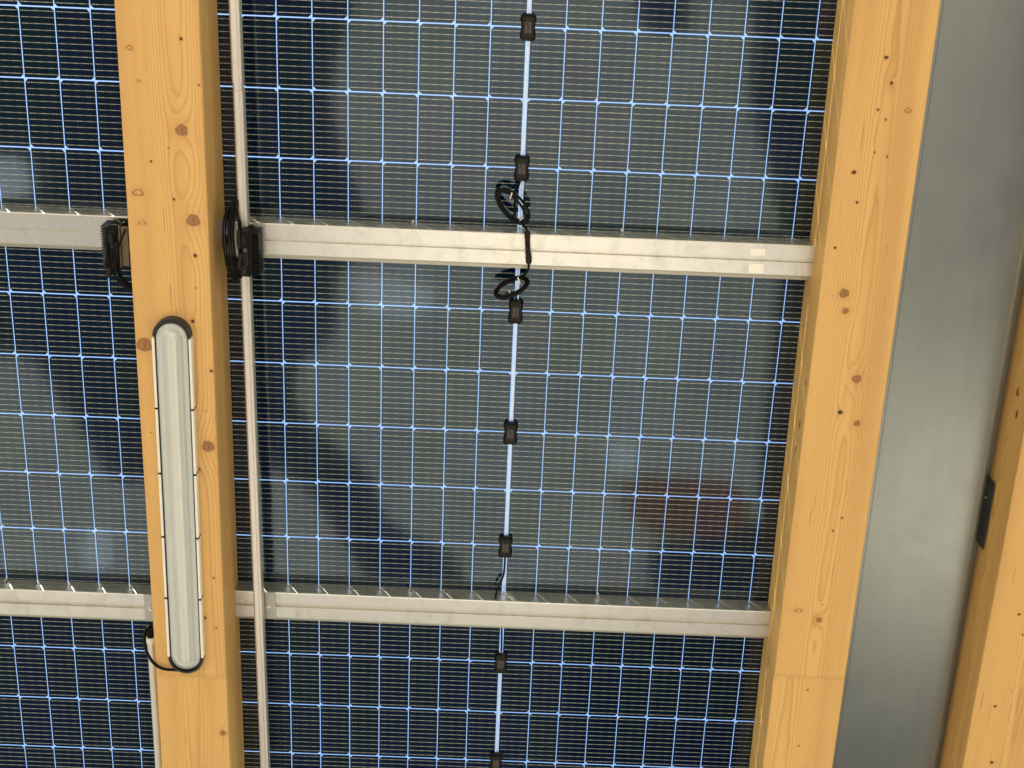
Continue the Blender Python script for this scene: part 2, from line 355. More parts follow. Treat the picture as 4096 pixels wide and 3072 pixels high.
# ------------------------------------------------------------------ solar panels
PU, PV, G = 0.0930, 0.1851, 0.0047
CW, CH, CHAM = 0.0904, 0.1817, 0.0080
def cell_mesh(side):
    """half cell, chamfered on its +x (side=1) or -x (side=-1) corners"""
    x, y, c = CW / 2, CH / 2, CHAM
    if side > 0: out = [(-x, -y), (x - c, -y), (x, -y + c), (x, y - c), (x - c, y), (-x, y)]
    else: out = [(-x + c, -y), (x, -y), (x, y), (-x + c, y), (-x, y - c), (-x, -y + c)]
    mb = MB(); mb.prism(out, -0.0001, 0.0001); return mb.mesh('solar_cell', [M['cell']])
def ribbons_mesh():
    mb = MB()
    for k in range(11):
        yb = (k - 5) * (CH / 11.0) * 0.985; t = 0.00058
        mb.box((-CW / 2 + 0.0025, yb - t, -0.0004), (CW / 2 - 0.0004, yb + t, -0.0002))
        for xp in (-0.036, -0.028, -0.006, 0.001, 0.023, 0.030):
            xx = xp + random.uniform(-.0006, .0006)
            mb.box((xx - 0.0016, yb - 0.00120, -0.00036), (xx + 0.0016, yb + 0.00120, -0.0002))
    return mb.mesh('contact_ribbon', [M['ribbon']])
ME_CELL = {1: cell_mesh(1), -1: cell_mesh(-1)}; ME_RIB = ribbons_mesh()
def jbox_mesh():
    """little waisted junction box, hanging below z=0"""
    hw, hl = 0.0205, 0.0345
    out = [(-hw + .006, -hl), (hw - .006, -hl), (hw, -hl + .007), (hw, -hl + .016), (hw - .0025, -.008), (hw - .0025, .008), (hw, hl - .018), (hw, hl - .008),
           (hw - .006, hl), (-hw + .006, hl), (-hw, hl - .008), (-hw, hl - .018), (-hw + .0025, .008), (-hw + .0025, -.008), (-hw, -hl + .016), (-hw, -hl + .007)]
    mb = MB(); mb.prism(out, -0.013, 0.0, 0, bev=0.002); return mb.mesh('junction_box', [M['black']])
def jlid_mesh():
    mb = MB(); w, l = 0.0145, 0.0275
    out = [(-w + .002, -l), (w - .002, -l), (w, -l + .002), (w, l - .002), (w - .002, l), (-w + .002, l), (-w, l - .002), (-w, -l + .002)]
    mb.prism(out, -0.0160, -0.0131, 0, bev=0.001); return mb.mesh('lid', [M['black2']])
def jprint_mesh():
    mb = MB(); mb.box((-0.0085, -0.014, -0.0163), (0.0085, 0.014, -0.0161))
    for k in range(5):
        x = random.uniform(-.006, .003); y = -0.011 + k * 0.0052
        mb.box((x, y, -0.0166), (x + random.uniform(.002, .005), y + 0.0028, -0.0164), 1)
    return mb.mesh('print', [M['grey_print'], M['black']])
def jslot_mesh():
    mb = MB(); mb.box((-0.012, 0.0283, -0.0150), (0.012, 0.0322, -0.0131))
    for x in (-0.006, 0.0, 0.006): mb.box((x - 0.0013, 0.0278, -0.0158), (x + 0.0013, 0.0326, -0.0151))
    return mb.mesh('cable_gland', [M['black2']])
ME_JB, ME_JL, ME_JP, ME_JS = jbox_mesh(), jlid_mesh(), jprint_mesh(), jslot_mesh()
def strip_mesh(v0, v1):
    mb = MB(); y = v0; w = 0.0030
    while y < v1:
        y2 = min(y + PV / 11 * 1.0 - 0.0011, v1)
        mb.box((-w + .0006, y, -0.0004), (w + .0006, y2, -0.0002)); mb.box((-w + .0016, y2, -0.0004), (w - .0004, min(y2 + 0.0011, v1), -0.0003))
        y = y2 + 0.0011
    return mb.mesh('cross_ribbon', [M['strip']])
def make_panel(cu, v_seam1, label, flip=1):
    """landscape half-cell module: 18 x 6 half cells; v_seam1 = seam between its first and second row"""
    cv = v_seam1 + 2 * PV                        # module centre
    t = thing('solar_panel', label, 'solar panel', W(cu, cv, 0), 'glass solar panels forming the roof')
    hu, hv = 9 * PU + G + 0.020, 3 * PV + 0.0125
    mb = MB(); mb.box((-hu, -hv, 0.0), (hu, hv, 0.0062)); part('glass_pane', mb, M['glass'], t)
    for r in range(6):
        for k in range(9):
            for s in (-1, 1):
                toward = (r % 2 == 0)            # rows 1,3,5 chamfered towards the centre strip
                side = (-s if toward else s)
                c = link('solar_cell', ME_CELL[side], t, (s * (G + (k + 0.5) * PU), (r - 2.5) * PV, 0.0026))
                link('contact_ribbon', ME_RIB, c, (0, 0, 0), 0.0)
    for a, b in ((-3 * PV + .004, 3 * PV - .004),):
        link('cross_ribbon', strip_mesh(a, b), t, (0, 0, 0.0030))
    for i, r in enumerate((-2, 0, 2)):
        j = link('junction_box', ME_JB, t, (random.uniform(-.0015, .0015), r * PV - 0.001, -0.0005), math.pi if i == 0 else 0.0)
        link('lid', ME_JL, j); link('print', ME_JP, j); link('cable_gland', ME_JS, j)
    return t
RV = {1: -1.1456, 2: 0.0, 3: 1.1468}
panels = {}
panels['R1'] = make_panel(0.0, -1.1456, 'solar panel at the top between the wide beams, with the cable coil under it')
panels['R2'] = make_panel(0.0, 0.0, 'solar panel between the two pale cross rails and the two wide timber beams')
panels['R3'] = make_panel(0.0, 1.1468, 'dark blue solar panel below the lower cross rail between the two wide timber beams')
panels['L1'] = make_panel(-1.794, -1.1456, 'solar panel in the top left corner, left of the beam with the lamp')
panels['L2'] = make_panel(-1.794, 0.0053, 'solar panel between the two cross rails left of the beam with the lamp')
panels['L3'] = make_panel(-1.794, 1.1579, 'solar panel in the bottom left corner beside the short conduit')

# ------------------------------------------------------------------ timber beams
def beam(label, x0, x1, depth, v0, v1, vj, knots, pith, rz=0.0, side_knots=(), spacing=0.0046, dark=()):
    """glulam rafter; two finger-jointed lengths. local x across, local y along, local z up (0 = beam underside)."""
    xm = (x0 + x1) / 2; hw = (x1 - x0) / 2
    t = thing('timber_beam', label, 'wooden beam', W(xm, 0.25, depth), 'spruce rafters under the roof', rz)
    top = depth - 0.006
    for (a, b, seed) in ((v0, vj - 0.0004, 0), (vj + 0.0004, v1, 1)):
        ya, yb = a - 0.25, b - 0.25
        bev = 0.0022
        V = []; F = []; ring = []; kn = []; ha = []; jo = []
        ph = pith + seed * 1.7
        def field(x, y, z):
            xc = 0.010 * math.sin(1.1 * y + ph) + 0.05 * math.sin(ph * 3) + 0.0015 * math.sin(9 * y); zc = 0.062 + 0.006 * math.sin(1.5 * y + ph * 2)
            r = math.sqrt((x - xc) ** 2 + (z + abs(zc)) ** 2) / spacing
            k_ = 0.0; h_ = 0.0
            for (kx, ky, kr) in kl:
                hollow = kr < 0; kr = abs(kr); dx, dy = x - kx, y - ky
                e = (dx / (kr * 2.3)) ** 2 + (dy / (kr * 5.0)) ** 2
                if e > 9: continue
                r += (kr * 0.70 if kr > .006 else kr * 0.4) / spacing * math.exp(-e)
                th = math.atan2(dy, dx); d = math.hypot(dx * 0.92, dy * (1.5 if hollow else 1.0)) / kr * (1 + .06 * math.sin(3 * th + 50 * kx) + .05 * math.sin(5 * th + 90 * ky))
                if hollow: q = max(0.0, 1 - abs(d - 0.85) / 0.28) * 0.8
                else: q = min(1.0, max(0.0, (1.12 - d) / 0.22)) * (0.46 + 0.20 * math.exp(-((d - 0.88) / 0.18) ** 2) + 0.30 * math.exp(-((dx / kr - .1) / .16) ** 2 - (dy / kr / .5) ** 2) if kr > 0.007 else 0.95)
                k_ = max(k_, q); h_ = max(h_, math.exp(-((d / 1.9) ** 2)) * (0.8 if kr > .006 else .6))
            return r, k_, h_
        kl = [(kx - xm, ky - 0.25, kr) for kx, ky, kr in knots]
        def grid(fn, nu, nv):
            o = len(V)
            for j in range(nv + 1):
                for i in range(nu + 1):
                    x, y, z = fn(i / nu, j / nv); V.append((x, y, z)); r, k_, h_ = field(x, y, z); ring.append(r); kn.append(k_); ha.append(h_); jo.append(y + 0.25 - vj)
            for j in range(nv):
                for i in range(nu):
                    q = o + j * (nu + 1) + i; F.append((q, q + 1, q + nu + 2, q + nu + 1))
        L = yb - ya
        grid(lambda a_, b_: (-hw + bev + a_ * (2 * hw - 2 * bev), ya + b_ * L, 0.0), 95, max(20, int(L / 0.0032)))
        pass
        for s in (-1, 1):
            def sf(a_, b_, s=s): return (s * hw, ya + b_ * L, bev + a_ * (top - bev))
            o = len(V); nu, nv = 16, max(20, int(L / 0.012))
            for j in range(nv + 1):
                for i in range(nu + 1):
                    x, y, z = sf(i / nu, j / nv); V.append((x, y, z))
                    ring.append(math.hypot(z - 0.09 + .03 * math.sin(1.3 * y + s), 0.05 + 0.02 * math.sin(2 * y)) / spacing + 40)
                    q = 0
                    for ky, kz, kr in side_knots:
                        if s < 0:
                            d = math.hypot((y + .25 - ky) * .6, z - kz) / kr; q = max(q, min(1, max(0, (1.1 - d) / .3)))
                            ring[-1] += kr / spacing * math.exp(-((z - kz) / (2 * kr)) ** 2 - ((y + .25 - ky) / (5 * kr)) ** 2)
                    kn.append(q); ha.append(q * .5); jo.append(y + 0.25 - vj)
            for j in range(nv):
                for i in range(nu):
                    q = o + j * (nu + 1) + i; f = (q, q + 1, q + nu + 2, q + nu + 1); F.append(f if s < 0 else tuple(reversed(f)))
            # arris
            o = len(V)
            for yy in (ya, yb):
                for x, z in ((s * (hw - bev), 0.0), (s * hw, bev)):
                    V.append((x, yy, z)); ring.append(0.3); kn.append(0); ha.append(0); jo.append(yy + .25 - vj)
            F.append((o, o + 1, o + 3, o + 2) if s > 0 else (o + 2, o + 3, o + 1, o))
        o = len(V)
        for yy in (ya, yb):
            for x in (-hw, hw): V.append((x, yy, top))
        for yy in (ya, yb):
            for x in (-hw + bev, hw - bev): V.append((x, yy, 0.0))
        for _ in range(8): ring.append(0.2); kn.append(0); ha.append(0); jo.append(1.0)
        F.append((o, o + 1, o + 3, o + 2)); F.append((o, o + 4, o + 5, o + 1)); F.append((o + 2, o + 3, o + 7, o + 6))
        me = bpy.data.meshes.new('timber_length'); me.from_pydata(V, [], F); me.update(); me.materials.append(M['wood'])
        for nm, arr in (('ring', ring), ('knot', kn), ('halo', ha), ('joint', jo)):
            at = me.attributes.new(nm, 'FLOAT', 'POINT'); at.data.foreach_set('value', arr)
        bm = bmesh.new(); bm.from_mesh(me)
        bmesh.ops.recalc_face_normals(bm, faces=bm.faces)
        # every face must look away from the beam's axis
        for f in bm.faces:
            c = f.calc_center_median()
            d = Vector((c.x / hw, 0, (c.z - top / 2) / (top / 2)))
            if abs(f.normal.y) > .9: d = Vector((0, c.y - (ya + yb) / 2, 0))
            if f.normal.dot(d) < 0: f.normal_flip()
        bm.to_mesh(me); bm.free()
        link('timber_length', me, t)
    return t
KA = [(-0.9823, -0.7106, -0.008), (-0.8546, -0.7372, 0.0041), (-0.9637, -0.6296, -0.0051), (-0.815, -0.626, 0.0029), (-0.863, -0.5115, 0.0146), (-0.8987, -0.4668, 0.0019), (-0.9447, -0.4293, 0.0029), (-0.9826, -0.347, -0.0134), (-0.891, -0.3324, 0.0032), (-0.9766, -0.2671, -0.0089), (-0.844, -0.2793, 0.0159), (-0.8432, -0.1853, 0.0051), (-0.8454, -0.0966, 0.0022), (-0.8576, -0.0047, 0.0048), (-0.8135, 0.1344, 0.0041), (-0.99, 0.0675, 0.0191), (-0.8307, 0.3574, 0.0159), (-0.9857, 0.3225, 0.0019), (-0.8575, 0.4263, 0.0029), (-0.8357, 0.253, 0.0019), (-0.831, 0.7677, 0.0032), (-0.8619, 0.9006, 0.0045), (-0.8307, 0.9315, 0.0029), (-0.8236, 1.295, 0.009)]
KB = [(0.895, -0.762, 0.0048), (0.9162, -0.6996, 0.0041), (0.8919, -0.6328, 0.0032), (0.9134, -0.609, 0.0025), (0.9663, -0.6337, -0.0083), (0.8967, -0.5248, 0.0025), (0.9297, -0.515, 0.0029), (0.8504, -0.4723, 0.0054), (0.8679, -0.3952, 0.0035), (0.8257, -0.2727, 0.0035), (0.8643, -0.1495, 0.0121), (0.8738, -0.1016, 0.0083), (0.9273, 0.0904, 0.0115), (0.8945, 0.1893, 0.0064), (0.9445, 0.2203, 0.0086), (0.9378, 0.5092, 0.0032), (0.9176, 0.55, 0.0029), (0.8476, 0.811, -0.0095), (0.9135, 0.7895, 0.0019), (0.9107, 0.8404, 0.0086), (0.9045, 1.078, 0.0032), (0.8987, 1.2766, 0.0029)]
KC = [(1.4864, 0.796, 0.0041), (1.5073, 0.8636, 0.0029), (1.4671, 1.1104, 0.0041), (1.5058, 1.0552, 0.0019), (1.4894, 1.3105, 0.0051)]
V0, V1 = -1.75, 2.35
beam('wide spruce beam carrying the long lamp, with the finned black boxes on its sides', -1.013, -0.806, 0.213, V0, V1, 1.101, KA, 0.4)
beam('spruce beam between the solar panels and the grey metal sheet', 0.7995, 1.0105, 0.192, V0, V1, 1.036, KB, 2.1, -0.0077,
     ((0.25, .05, .008), (0.33, .06, .006), (0.12, .04, .006)))
beam('spruce beam at the right edge behind the grey metal sheet', 1.404, 1.610, 0.192, V0, V1, -0.9, KC, 3.3, -0.0077, ((0.145, .09, .008), (0.20, .07, .007)))

# ------------------------------------------------------------------ aluminium cross rails
def rail(label, x0, x1, vc, wb, wg, bolts=(), bracket=None, marks=(), fl=.016):
    t = thing('cross_rail', label, 'metal rail', W((x0 + x1) / 2, vc, wb), 'aluminium cross rails under the panel joints')
    h = 0.0455; L0, L1 = x0 - (x0 + x1) / 2, x1 - (x0 + x1) / 2; top = wb - 0.0005; zg = wb - wg
    prof = [(-h, zg), (-h, .004), (-h + .001, .0012), (-h + .0035, 0), (-.0085, 0), (-.0083, .0070), (.0034, .0075), (.0042, 0),
            (h - .005, 0), (h - .001, .002), (h, .006), (h, .029), (h - .006, .0325), (h - .006, zg), ]
    mb = MB(); mb.sweep_x(prof, L0, L1)
    part('profile', mb, M['alu'], t)
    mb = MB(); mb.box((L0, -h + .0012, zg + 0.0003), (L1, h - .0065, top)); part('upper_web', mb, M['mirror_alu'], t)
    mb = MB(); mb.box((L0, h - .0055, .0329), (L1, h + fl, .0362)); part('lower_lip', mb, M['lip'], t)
    for bx in bolts:
        mb = MB(); x = bx - (x0 + x1) / 2
        mb.tube([(x, -h - .004, top - .001), (x, -h - .004, top - .014)], .0042, 6, 0, 1); mb.tube([(x, -h - .004, top - .014), (x, -h - .004, top - .024)], .0026, 8, 0, 1)
        part('bolt', mb, M['steel'], t)
    if bracket:
        a, b = bracket; a -= (x0 + x1) / 2; b -= (x0 + x1) / 2
        mb = MB(); mb.box((a, -h - .0005, -.0035), (b, h - .001, -.0003)); br = bevel(part('end_bracket', mb, M['plate'], t), .0008, 1)
        mb = MB(); xc = a + (b - a) * .35; mb.tube([(xc, .0, -.0036), (xc, .0, -.0062)], .0074, 20, 0, 1); mb.tube([(xc, 0, -.0063), (xc, 0, -.0125)], .0046, 6, 0, 1)
        part('screw', mb, M['steel'], br)
    for (mx0, mx1, my0, my1) in marks:
        mb = MB(); mb.box((mx0 - (x0 + x1) / 2, my0, -.0006), (mx1 - (x0 + x1) / 2, my1, -.0002)); part('tape_mark', mb, M['tape'], t)
    return t
M['tape'] = simple('tape_residue', (0.86, 0.80, 0.66), 0.6, 0.2, 0.4, 0.12, 60)
rail('upper cross rail between the beams, crossed by the black cable plug', -0.787, 0.797, -0.1985, 0.075, 0.040, (-0.2914, 0.2786), (-0.717, -0.683),
     ((-.0659, -.028, -.026, -.009), (-.0659, -.028, .016, .037), (.625, .664, -.030, -.012), (.625, .664, .012, .038)))
rail('upper cross rail left of the lamp beam, running into the finned box', -1.95, -1.0135, -0.2005, 0.075, 0.046, (-1.72,))
rail('lower cross rail between the beams with a screwed end bracket', -0.8055, 0.806, 0.9420, 0.0590, 0.026, (-0.2843, 0.2873), (-0.717, -0.6835), (), .0225)
rail('lower cross rail left of the lamp beam', -1.95, -1.0135, 0.9665, 0.0590, 0.030, (-1.508,), (-1.079, -1.020), (), .0225)

# ------------------------------------------------------------------ slim trunking beside the lamp beam
tr = thing('cable_trunking', 'slim upright metal cable trunking running beside the lamp beam', 'cable trunking', W(-0.7325, 0.3, 0.112), None, -0.0078)
def trunk(a, b, wl, wr):
    mb = MB(); z1 = 0.034
    mb.sweep_x([(wl, 0.0060), (wl + .0015, 0.0022), (wl + .0050, 0), (.0036, 0), (.0041, .0030), (.0060, .0030), (.0064, .0004), (wr - .0015, 0), (wr, .0015), (wr, z1), (wl, z1)], a, b)
    mb.v = [(y, x, z) for x, y, z in mb.v]
    return mb
part('trunking_length', trunk(-2.0, -0.919, -.0145, .0125), M['conduit'], tr)
part('trunking_length', trunk(-0.9185, -0.9005, -.0130, .0110), M['conduit'], tr, (0, 0, .001))
part('trunking_length', trunk(-0.900, 2.0, -.0128, .0128), M['conduit'], tr)

# ------------------------------------------------------------------ lamp on the left beam
lx0, lx1 = -0.9615, -0.8640
lamp = thing('strip_lamp', 'long unlit lamp with rounded ends fixed under the left beam', 'lamp', W(-0.9125, 0.5, 0.2131), None, 0.0072)
def stadium(hw, y0, y1, n=14):
    out = []
    for k in range(n + 1):
        a = math.pi + math.pi * k / n; out.append((hw * math.cos(a), y0 + hw + hw * math.sin(a)))
    for k in range(n + 1):
        a = math.pi * k / n; out.append((hw * math.cos(a), y1 - hw + hw * math.sin(a)))
    return out
LY0, LY1 = -0.512, 0.565
mb = MB(); mb.prism(stadium(0.0475, LY0, LY1), -0.020, 0.0, 0, bev=.002); part('housing', mb, M['lamp_grey'], lamp)
def lens():
    mb = MB(); rings = [(0.0425, -0.0205, 0.006), (0.0425, -0.026, 0.006), (0.0405, -0.030, 0.0085), (0.0325, -0.0325, 0.018), (0.0315, -0.034, 0.019), (0.029, -0.041, 0.022), (0.022, -0.046, 0.030), (0.011, -0.0487, 0.040)]
    n = 30; vs = []; fs = []
    for hw, z, ins in rings: vs += [(x, y, z) for x, y in stadium(hw, LY0 + ins, LY1 - ins)]
    for k in range(len(rings) - 1):
        for i in range(n):
            j = (i + 1) % n; fs.append((k * n + i, k * n + j, (k + 1) * n + j, (k + 1) * n + i))
    fs.append([(len(rings) - 1) * n + i for i in range(n)]); mb.add(vs, fs, 0, True); return mb
part('diffuser', lens(), M['lens'], lamp)
M['gear'] = simple('grey_gear_plate', (0.46, 0.465, 0.435), 0.45, 0, 0.5, 0.10, 12); M['tray'] = simple('white_lamp_tray', (0.70, 0.71, 0.66), 0.45, 0, 0.5, 0.12, 30); M['board'] = simple('cream_led_board', (0.88, 0.83, 0.70), 0.5, 0, 0.4, 0.08, 40); M['chip'] = simple('led_chip', (0.66, 0.60, 0.42), 0.4, 0, 0.5, 0.1, 90)
mb = MB(); mb.prism(stadium(0.0405, LY0 + .0085, LY1 - .0085), -0.0235, -0.0206, 0, bev=.001); tray = part('led_tray', mb, M['tray'], lamp)
mb = MB(); mb.prism([(-.0115, LY0 + .030), (.0115, LY0 + .030), (.0115, LY1 - .034), (-.0115, LY1 - .034)], -0.0315, -0.0246, 0, bev=.001); part('led_board', mb, M['board'], tray)
mb = MB(); mb.prism(stadium(0.0285, LY0 + .022, LY1 - .022), -0.0244, -0.0236, 0); part('gear_plate', mb, M['gear'], tray)
mb = MB()
for k in range(36):
    y = LY0 + .055 + k * (LY1 - LY0 - .11) / 35; mb.box((-.0028, y - .0020, -.0324), (.0028, y + .0020, -.0316))
part('led_row', mb, M['chip'], tray)
for s in (-1, 1):
    mb = MB(); y = LY0 + 0.044 if s < 0 else LY1 - 0.044
    for rr, r0, z0, z1 in ((0.0500, 0.0440, -0.030, -0.0002), (0.0462, 0.0428, -0.0335, -0.0302)):
        n = 16; vs = []
        for k in range(n + 1):
            a = (math.pi if s < 0 else 0) + math.pi * k / n
            for q, z in ((rr, z1), (rr, z0), (r0, z0), (r0, z1)): vs.append((q * math.cos(a), y + q * math.sin(a), z))
        fs = [(k * 4 + i, k * 4 + (i + 1) % 4, k * 4 + 4 + (i + 1) % 4, k * 4 + 4 + i) for k in range(n) for i in range(4)] + [(0, 1, 2, 3), tuple(n * 4 + i for i in (3, 2, 1, 0))]
        mb.add(vs, fs, 0, False)
    part('end_cap', mb, M['lamp_grey'], lamp)
cuts = [LY0 + 0.046, -0.262, -0.069, 0.1265, 0.3225, LY1 - 0.046]
for s in (-1, 1):
    for a, b in zip(cuts[:-1], cuts[1:]):
        mb = MB(); x = s * 0.0485; mb.box((x - .0036, a + .0022, -.031), (x + .0036, b - .0022, -.004)); bevel(part('clip_rail', mb, M['clip'], lamp), .001, 1)
    for a in cuts[1:-1]:
        mb = MB(); x = s * 0.0482; mb.box((x - .0042, a - .0018, -.0325), (x + .0042, a + .0018, -.003)); part('latch', mb, M['black'], lamp)
mb = MB()
for s in (-1, 1): mb.box((s * .0440 - .0009, cuts[0], -.0285), (s * .0440 + .0009, cuts[-1], -.015))
part('gasket', mb, M['black'], lamp)
# lamp flex and the short conduit it goes into
mb = MB()
mb.tube([W(-0.915, 1.0700, .228), W(-0.953, 1.0715, .226), W(-0.985, 1.0700, .226), W(-1.012, 1.0590, .221), W(-1.034, 1.0380, .207), W(-1.0475, 1.018, .188), W(-1.0535, .999, .165), W(-1.052, .988, .143), W(-1.0455, .988, .128), W(-1.040, .996, .118)], .0046, 10)
tag(part('lamp_flex', mb, M['cable'], None), 'thick black flex curving from the lower end of the lamp around the beam edge', 'cable')
cd = thing('conduit', 'short pale conduit pipe on the left side of the lamp beam at the bottom', 'conduit', W(-1.0425, 1.35, .133))
mb = MB(); mb.tube([(-.0015, -0.318, 0), (0.0, 0.95, 0)], .0125, 16, 0, 1); part('pipe', mb, M['conduit'], cd)
mb = MB(); mb.tube([(-.0015, -0.330, 0), (-.0015, -0.310, 0)], .0148, 16, 0, 1); part('collar', mb, M['clip'], cd)
mb = MB(); mb.tube([(-.001, -0.362, .002), (-.0015, -0.3305, 0)], .0125, 12, 0, 1); part('grommet', mb, M['black'], cd)

# ------------------------------------------------------------------ finned optimiser boxes on the lamp beam
def optimiser(label, xb, s, vc0):
    """s=+1: fins point to +x. xb: centre of the body"""
    t = thing('power_optimizer', label, 'electronics box', W(xb, vc0, .165), 'finned black boxes either side of the lamp beam')
    L = 0.062; d = 0.072
    mb = MB(); mb.box((-.012, -L, 0), (.012, L, d)); bevel(part('body', mb, M['black'], t), .0025, 2)
    mb = MB(); mb.box((s * .0122 if s > 0 else -.0158, -L + .002, .004), (.0158 if s > 0 else -.0122, L - .002, d - .002)); part('back_plate', mb, M['fin'], t)
    for k in range(17):
        y = -L + .006 + k * (2 * L - .012) / 16
        mb = MB(); a, b = (.016, .0355) if s > 0 else (-.0355, -.016)
        mb.box((a, y - .0010, .004), (b, y + .0010, d)); part('fin', mb, M['fin'], t)
    mb = MB(); mb.box((-.0095, -.050, -.0012), (.0015, -.022, -.0001)); bevel(part('end_pad', mb, M['black2'], t), .0008, 1)
    mb = MB(); mb.box((-.0105, .030, -.0012), (.0030, .058, -.0001)); bevel(part('end_pad', mb, M['black2'], t), .0008, 1)
    mb = MB(); mb.box((-.0045, -.017, -.0006), (.0055, -.006, -.0001)); part('label_plate', mb, M['grey_print'], t)
    mb = MB()
    for k, x in enumerate((-.005, -.0015, .003, .006)): 
        y = -.002
        while y < .022:
            l = random.uniform(.001, .004); mb.box((x, y, -.0004), (x + .0009, y + l, -.0001)); y += l + .0008
    part('print', mb, M['grey_print'], t)
    cu = bpy.data.curves.new('ce', 'FONT'); cu.body = 'CE'; cu.size = .0065; to = bpy.data.objects.new('ce', cu); COL.objects.link(to)
    dg = bpy.context.evaluated_depsgraph_get(); me = bpy.data.meshes.new_from_object(to.evaluated_get(dg)); bpy.data.objects.remove(to)
    me.materials.clear(); me.materials.append(M['grey_print'])
    e = link('print', me, t, (.0, .0285, -.0003)); e.rotation_euler = (math.pi, 0, 0)
    return t
ro = optimiser('finned black box right of the lamp beam, its fins pointing right', -0.7225, 1, -0.180)
lo = optimiser('finned black box left of the lamp beam, its fins pointing left', -1.0665, -1, -0.182)
mb = MB(); mb.box((.0165, -.058, .006), (.036, .050, .010)); bevel(part('bronze_bracket', mb, M['brown'], lo), .001, 1)
mb = MB(); mb.box((.0125, -.060, .001), (.0160, .052, .060)); part('bronze_bracket', mb, M['brown'], lo)
def loopset(name, label, loops, r, extra=()):
    mb = MB()
    for L in loops: mb.tube(L[0], r, 8, 0, 5, L[1])
    return tag(part(name, mb, M['cable'], None), label, 'cable', 'cable bundles on the finned boxes')
loops = []
for k in range(6):
    j = lambda a: random.uniform(-a, a)
    x0 = -0.7665 + 0.0045 * k + j(.001); wz = .165 - .010 * (k % 3) + j(.003)
    loops.append(([W(-0.752 + j(.003), -.312 + j(.004), wz - .03), W(x0 - .008, -.285 + j(.003), wz - .012), W(x0 - .012, -.235, wz), W(x0 - .010, -.185, wz + .003), W(x0 - .002, -.135, wz),
                   W(-0.755 + .003 * k, -.108 + j(.003), wz - .006), W(-0.744 + j(.002), -.122 + j(.004), wz - .02), W(-0.742 + j(.002), -.17, wz - .03), W(-0.742 + j(.003), -.24, wz - .035), W(-0.748 + j(.002), -.295 + j(.004), wz - .038)], True))
bl = loopset('cable_bundle', 'bundle of black cable loops between the lamp beam and the right finned box', loops, .0030)
mb = MB()
for k, (a, b) in enumerate(((-.0125, .030), (.002, .045))):
    mb.tube([W(-0.733 + a * .3, -.245 + k * .06, .170), W(-.737, -.215 + k * .06, .173), W(-.735, -.20 + k * .06, .171)], .0055, 8)
part('plug', mb, M['black2'], bl)
mb = MB(); mb.tube([W(-.772, -.300, .160), W(-.760, -.309, .168), W(-.746, -.305, .160), W(-.740, -.298, .15)], .0012, 6); mb.tube([W(-.756, -.309, .166), W(-.752, -.330, .14), W(-.744, -.345, .12)], .001, 6)
part('zip_tie', mb, M['black2'], bl)
loops = []
for k in range(5):
    j = lambda a: random.uniform(-a, a)
    wz = .168 - .012 * (k % 3) + j(.003); o_ = .004 * k
    loops.append(([W(-1.070 + o_ + j(.002), -.225 + j(.006), wz), W(-1.083 + o_, -.190, wz + .004), W(-1.0835 + o_, -.150, wz + .004), W(-1.070 + o_, -.108 + j(.004), wz), W(-1.045 + o_ * .6, -.075 - k * .003, wz), W(-1.0275 + o_ * .2, -.070 - k * .004, wz - .006),
                   W(-1.0225, -.098, wz - .01), W(-1.0265 + j(.002), -.16, wz - .01), W(-1.0265 + j(.002), -.21, wz - .02), W(-1.038, -.244 + j(.004), wz - .02), W(-1.054, -.238 + j(.004), wz - .01)][::(1)], True))
loops = loops[:4] + [([W(-1.030, -.240, .178), W(-1.045, -.205, .182), W(-1.058, -.165, .182), W(-1.062, -.135, .18), W(-1.050, -.095, .176), W(-1.030, -.074, .17)], False)]
bl2 = loopset('cable_bundle', 'bundle of black cables looping from the left finned box to the lamp beam', loops, .0030)
mb = MB(); mb.tube([W(-1.083, -.132, .172), W(-1.0835, -.104, .172)], .0072, 10, 0, 1); mb.tube([W(-1.074, -.222, .172), W(-1.070, -.200, .174), W(-1.068, -.185, .172)], .006, 8)
part('plug', mb, M['black2'], bl2)

# ------------------------------------------------------------------ panel leads: coil, plug, coil
def coil(c, a, b, ang, tilt_w, turns, jit, w0):
    pts = []; ca, sa = math.cos(ang), math.sin(ang); n = 12
    for i in range(int(turns * n) + 1):
        th = 2 * math.pi * i / n; k = i // n
        aa, bb = a * (1 + jit * math.sin(k * 2.1 + .5)), b * (1 + jit * math.cos(k * 1.7))
        x, y = aa * math.cos(th), bb * math.sin(th)
        pts.append(W(c[0] + ca * x - sa * y + .002 * (k - 1), c[1] + sa * x + ca * y - .002 * (k - 1), w0 + tilt_w[0] * math.cos(th) + tilt_w[1] * math.sin(th) + .004 * (k - 1)))
    return pts
def tie(p, r, d):
    mb = MB(); d = Vector(d).normalized(); x = d.cross(Vector((0, 0, 1))).normalized(); z = Vector((0, 0, 1)); pts = []
    for k in range(10):
        a = 2 * math.pi * k / 10; pts.append(p + x * (r * math.cos(a)) + z * (r * math.sin(a)))
    mb.tube(pts, .0019, 6, 0, 2, True); q = p + x * r * .9 - z * r * .6; mb.box(q - Vector((.002, .002, .002)), q + Vector((.002, .002, .002))); return mb
cb = thing('panel_cable', 'coiled black cable hanging above the upper cross rail, ending in a long plug', 'cable', W(-.02, -.31, .05), 'coiled cables joined by a plug')
def sub(name, mb, mat, parent):
    o = part(name, mb, mat, parent); o.matrix_parent_inverse = Matrix.Translation(-parent.location); return o
mb = MB()
c1 = coil((-.0215, -.3135), .054, .0290, math.radians(43), (.016, -.006), 2.75, .09, .052)
mb.tube([W(-.0045, -.372, .014), W(-.0075, -.366, .018), W(-.011, -.357, .030)] + [W(-.016, -.350, .040)] + c1[14:] , .0040, 8)
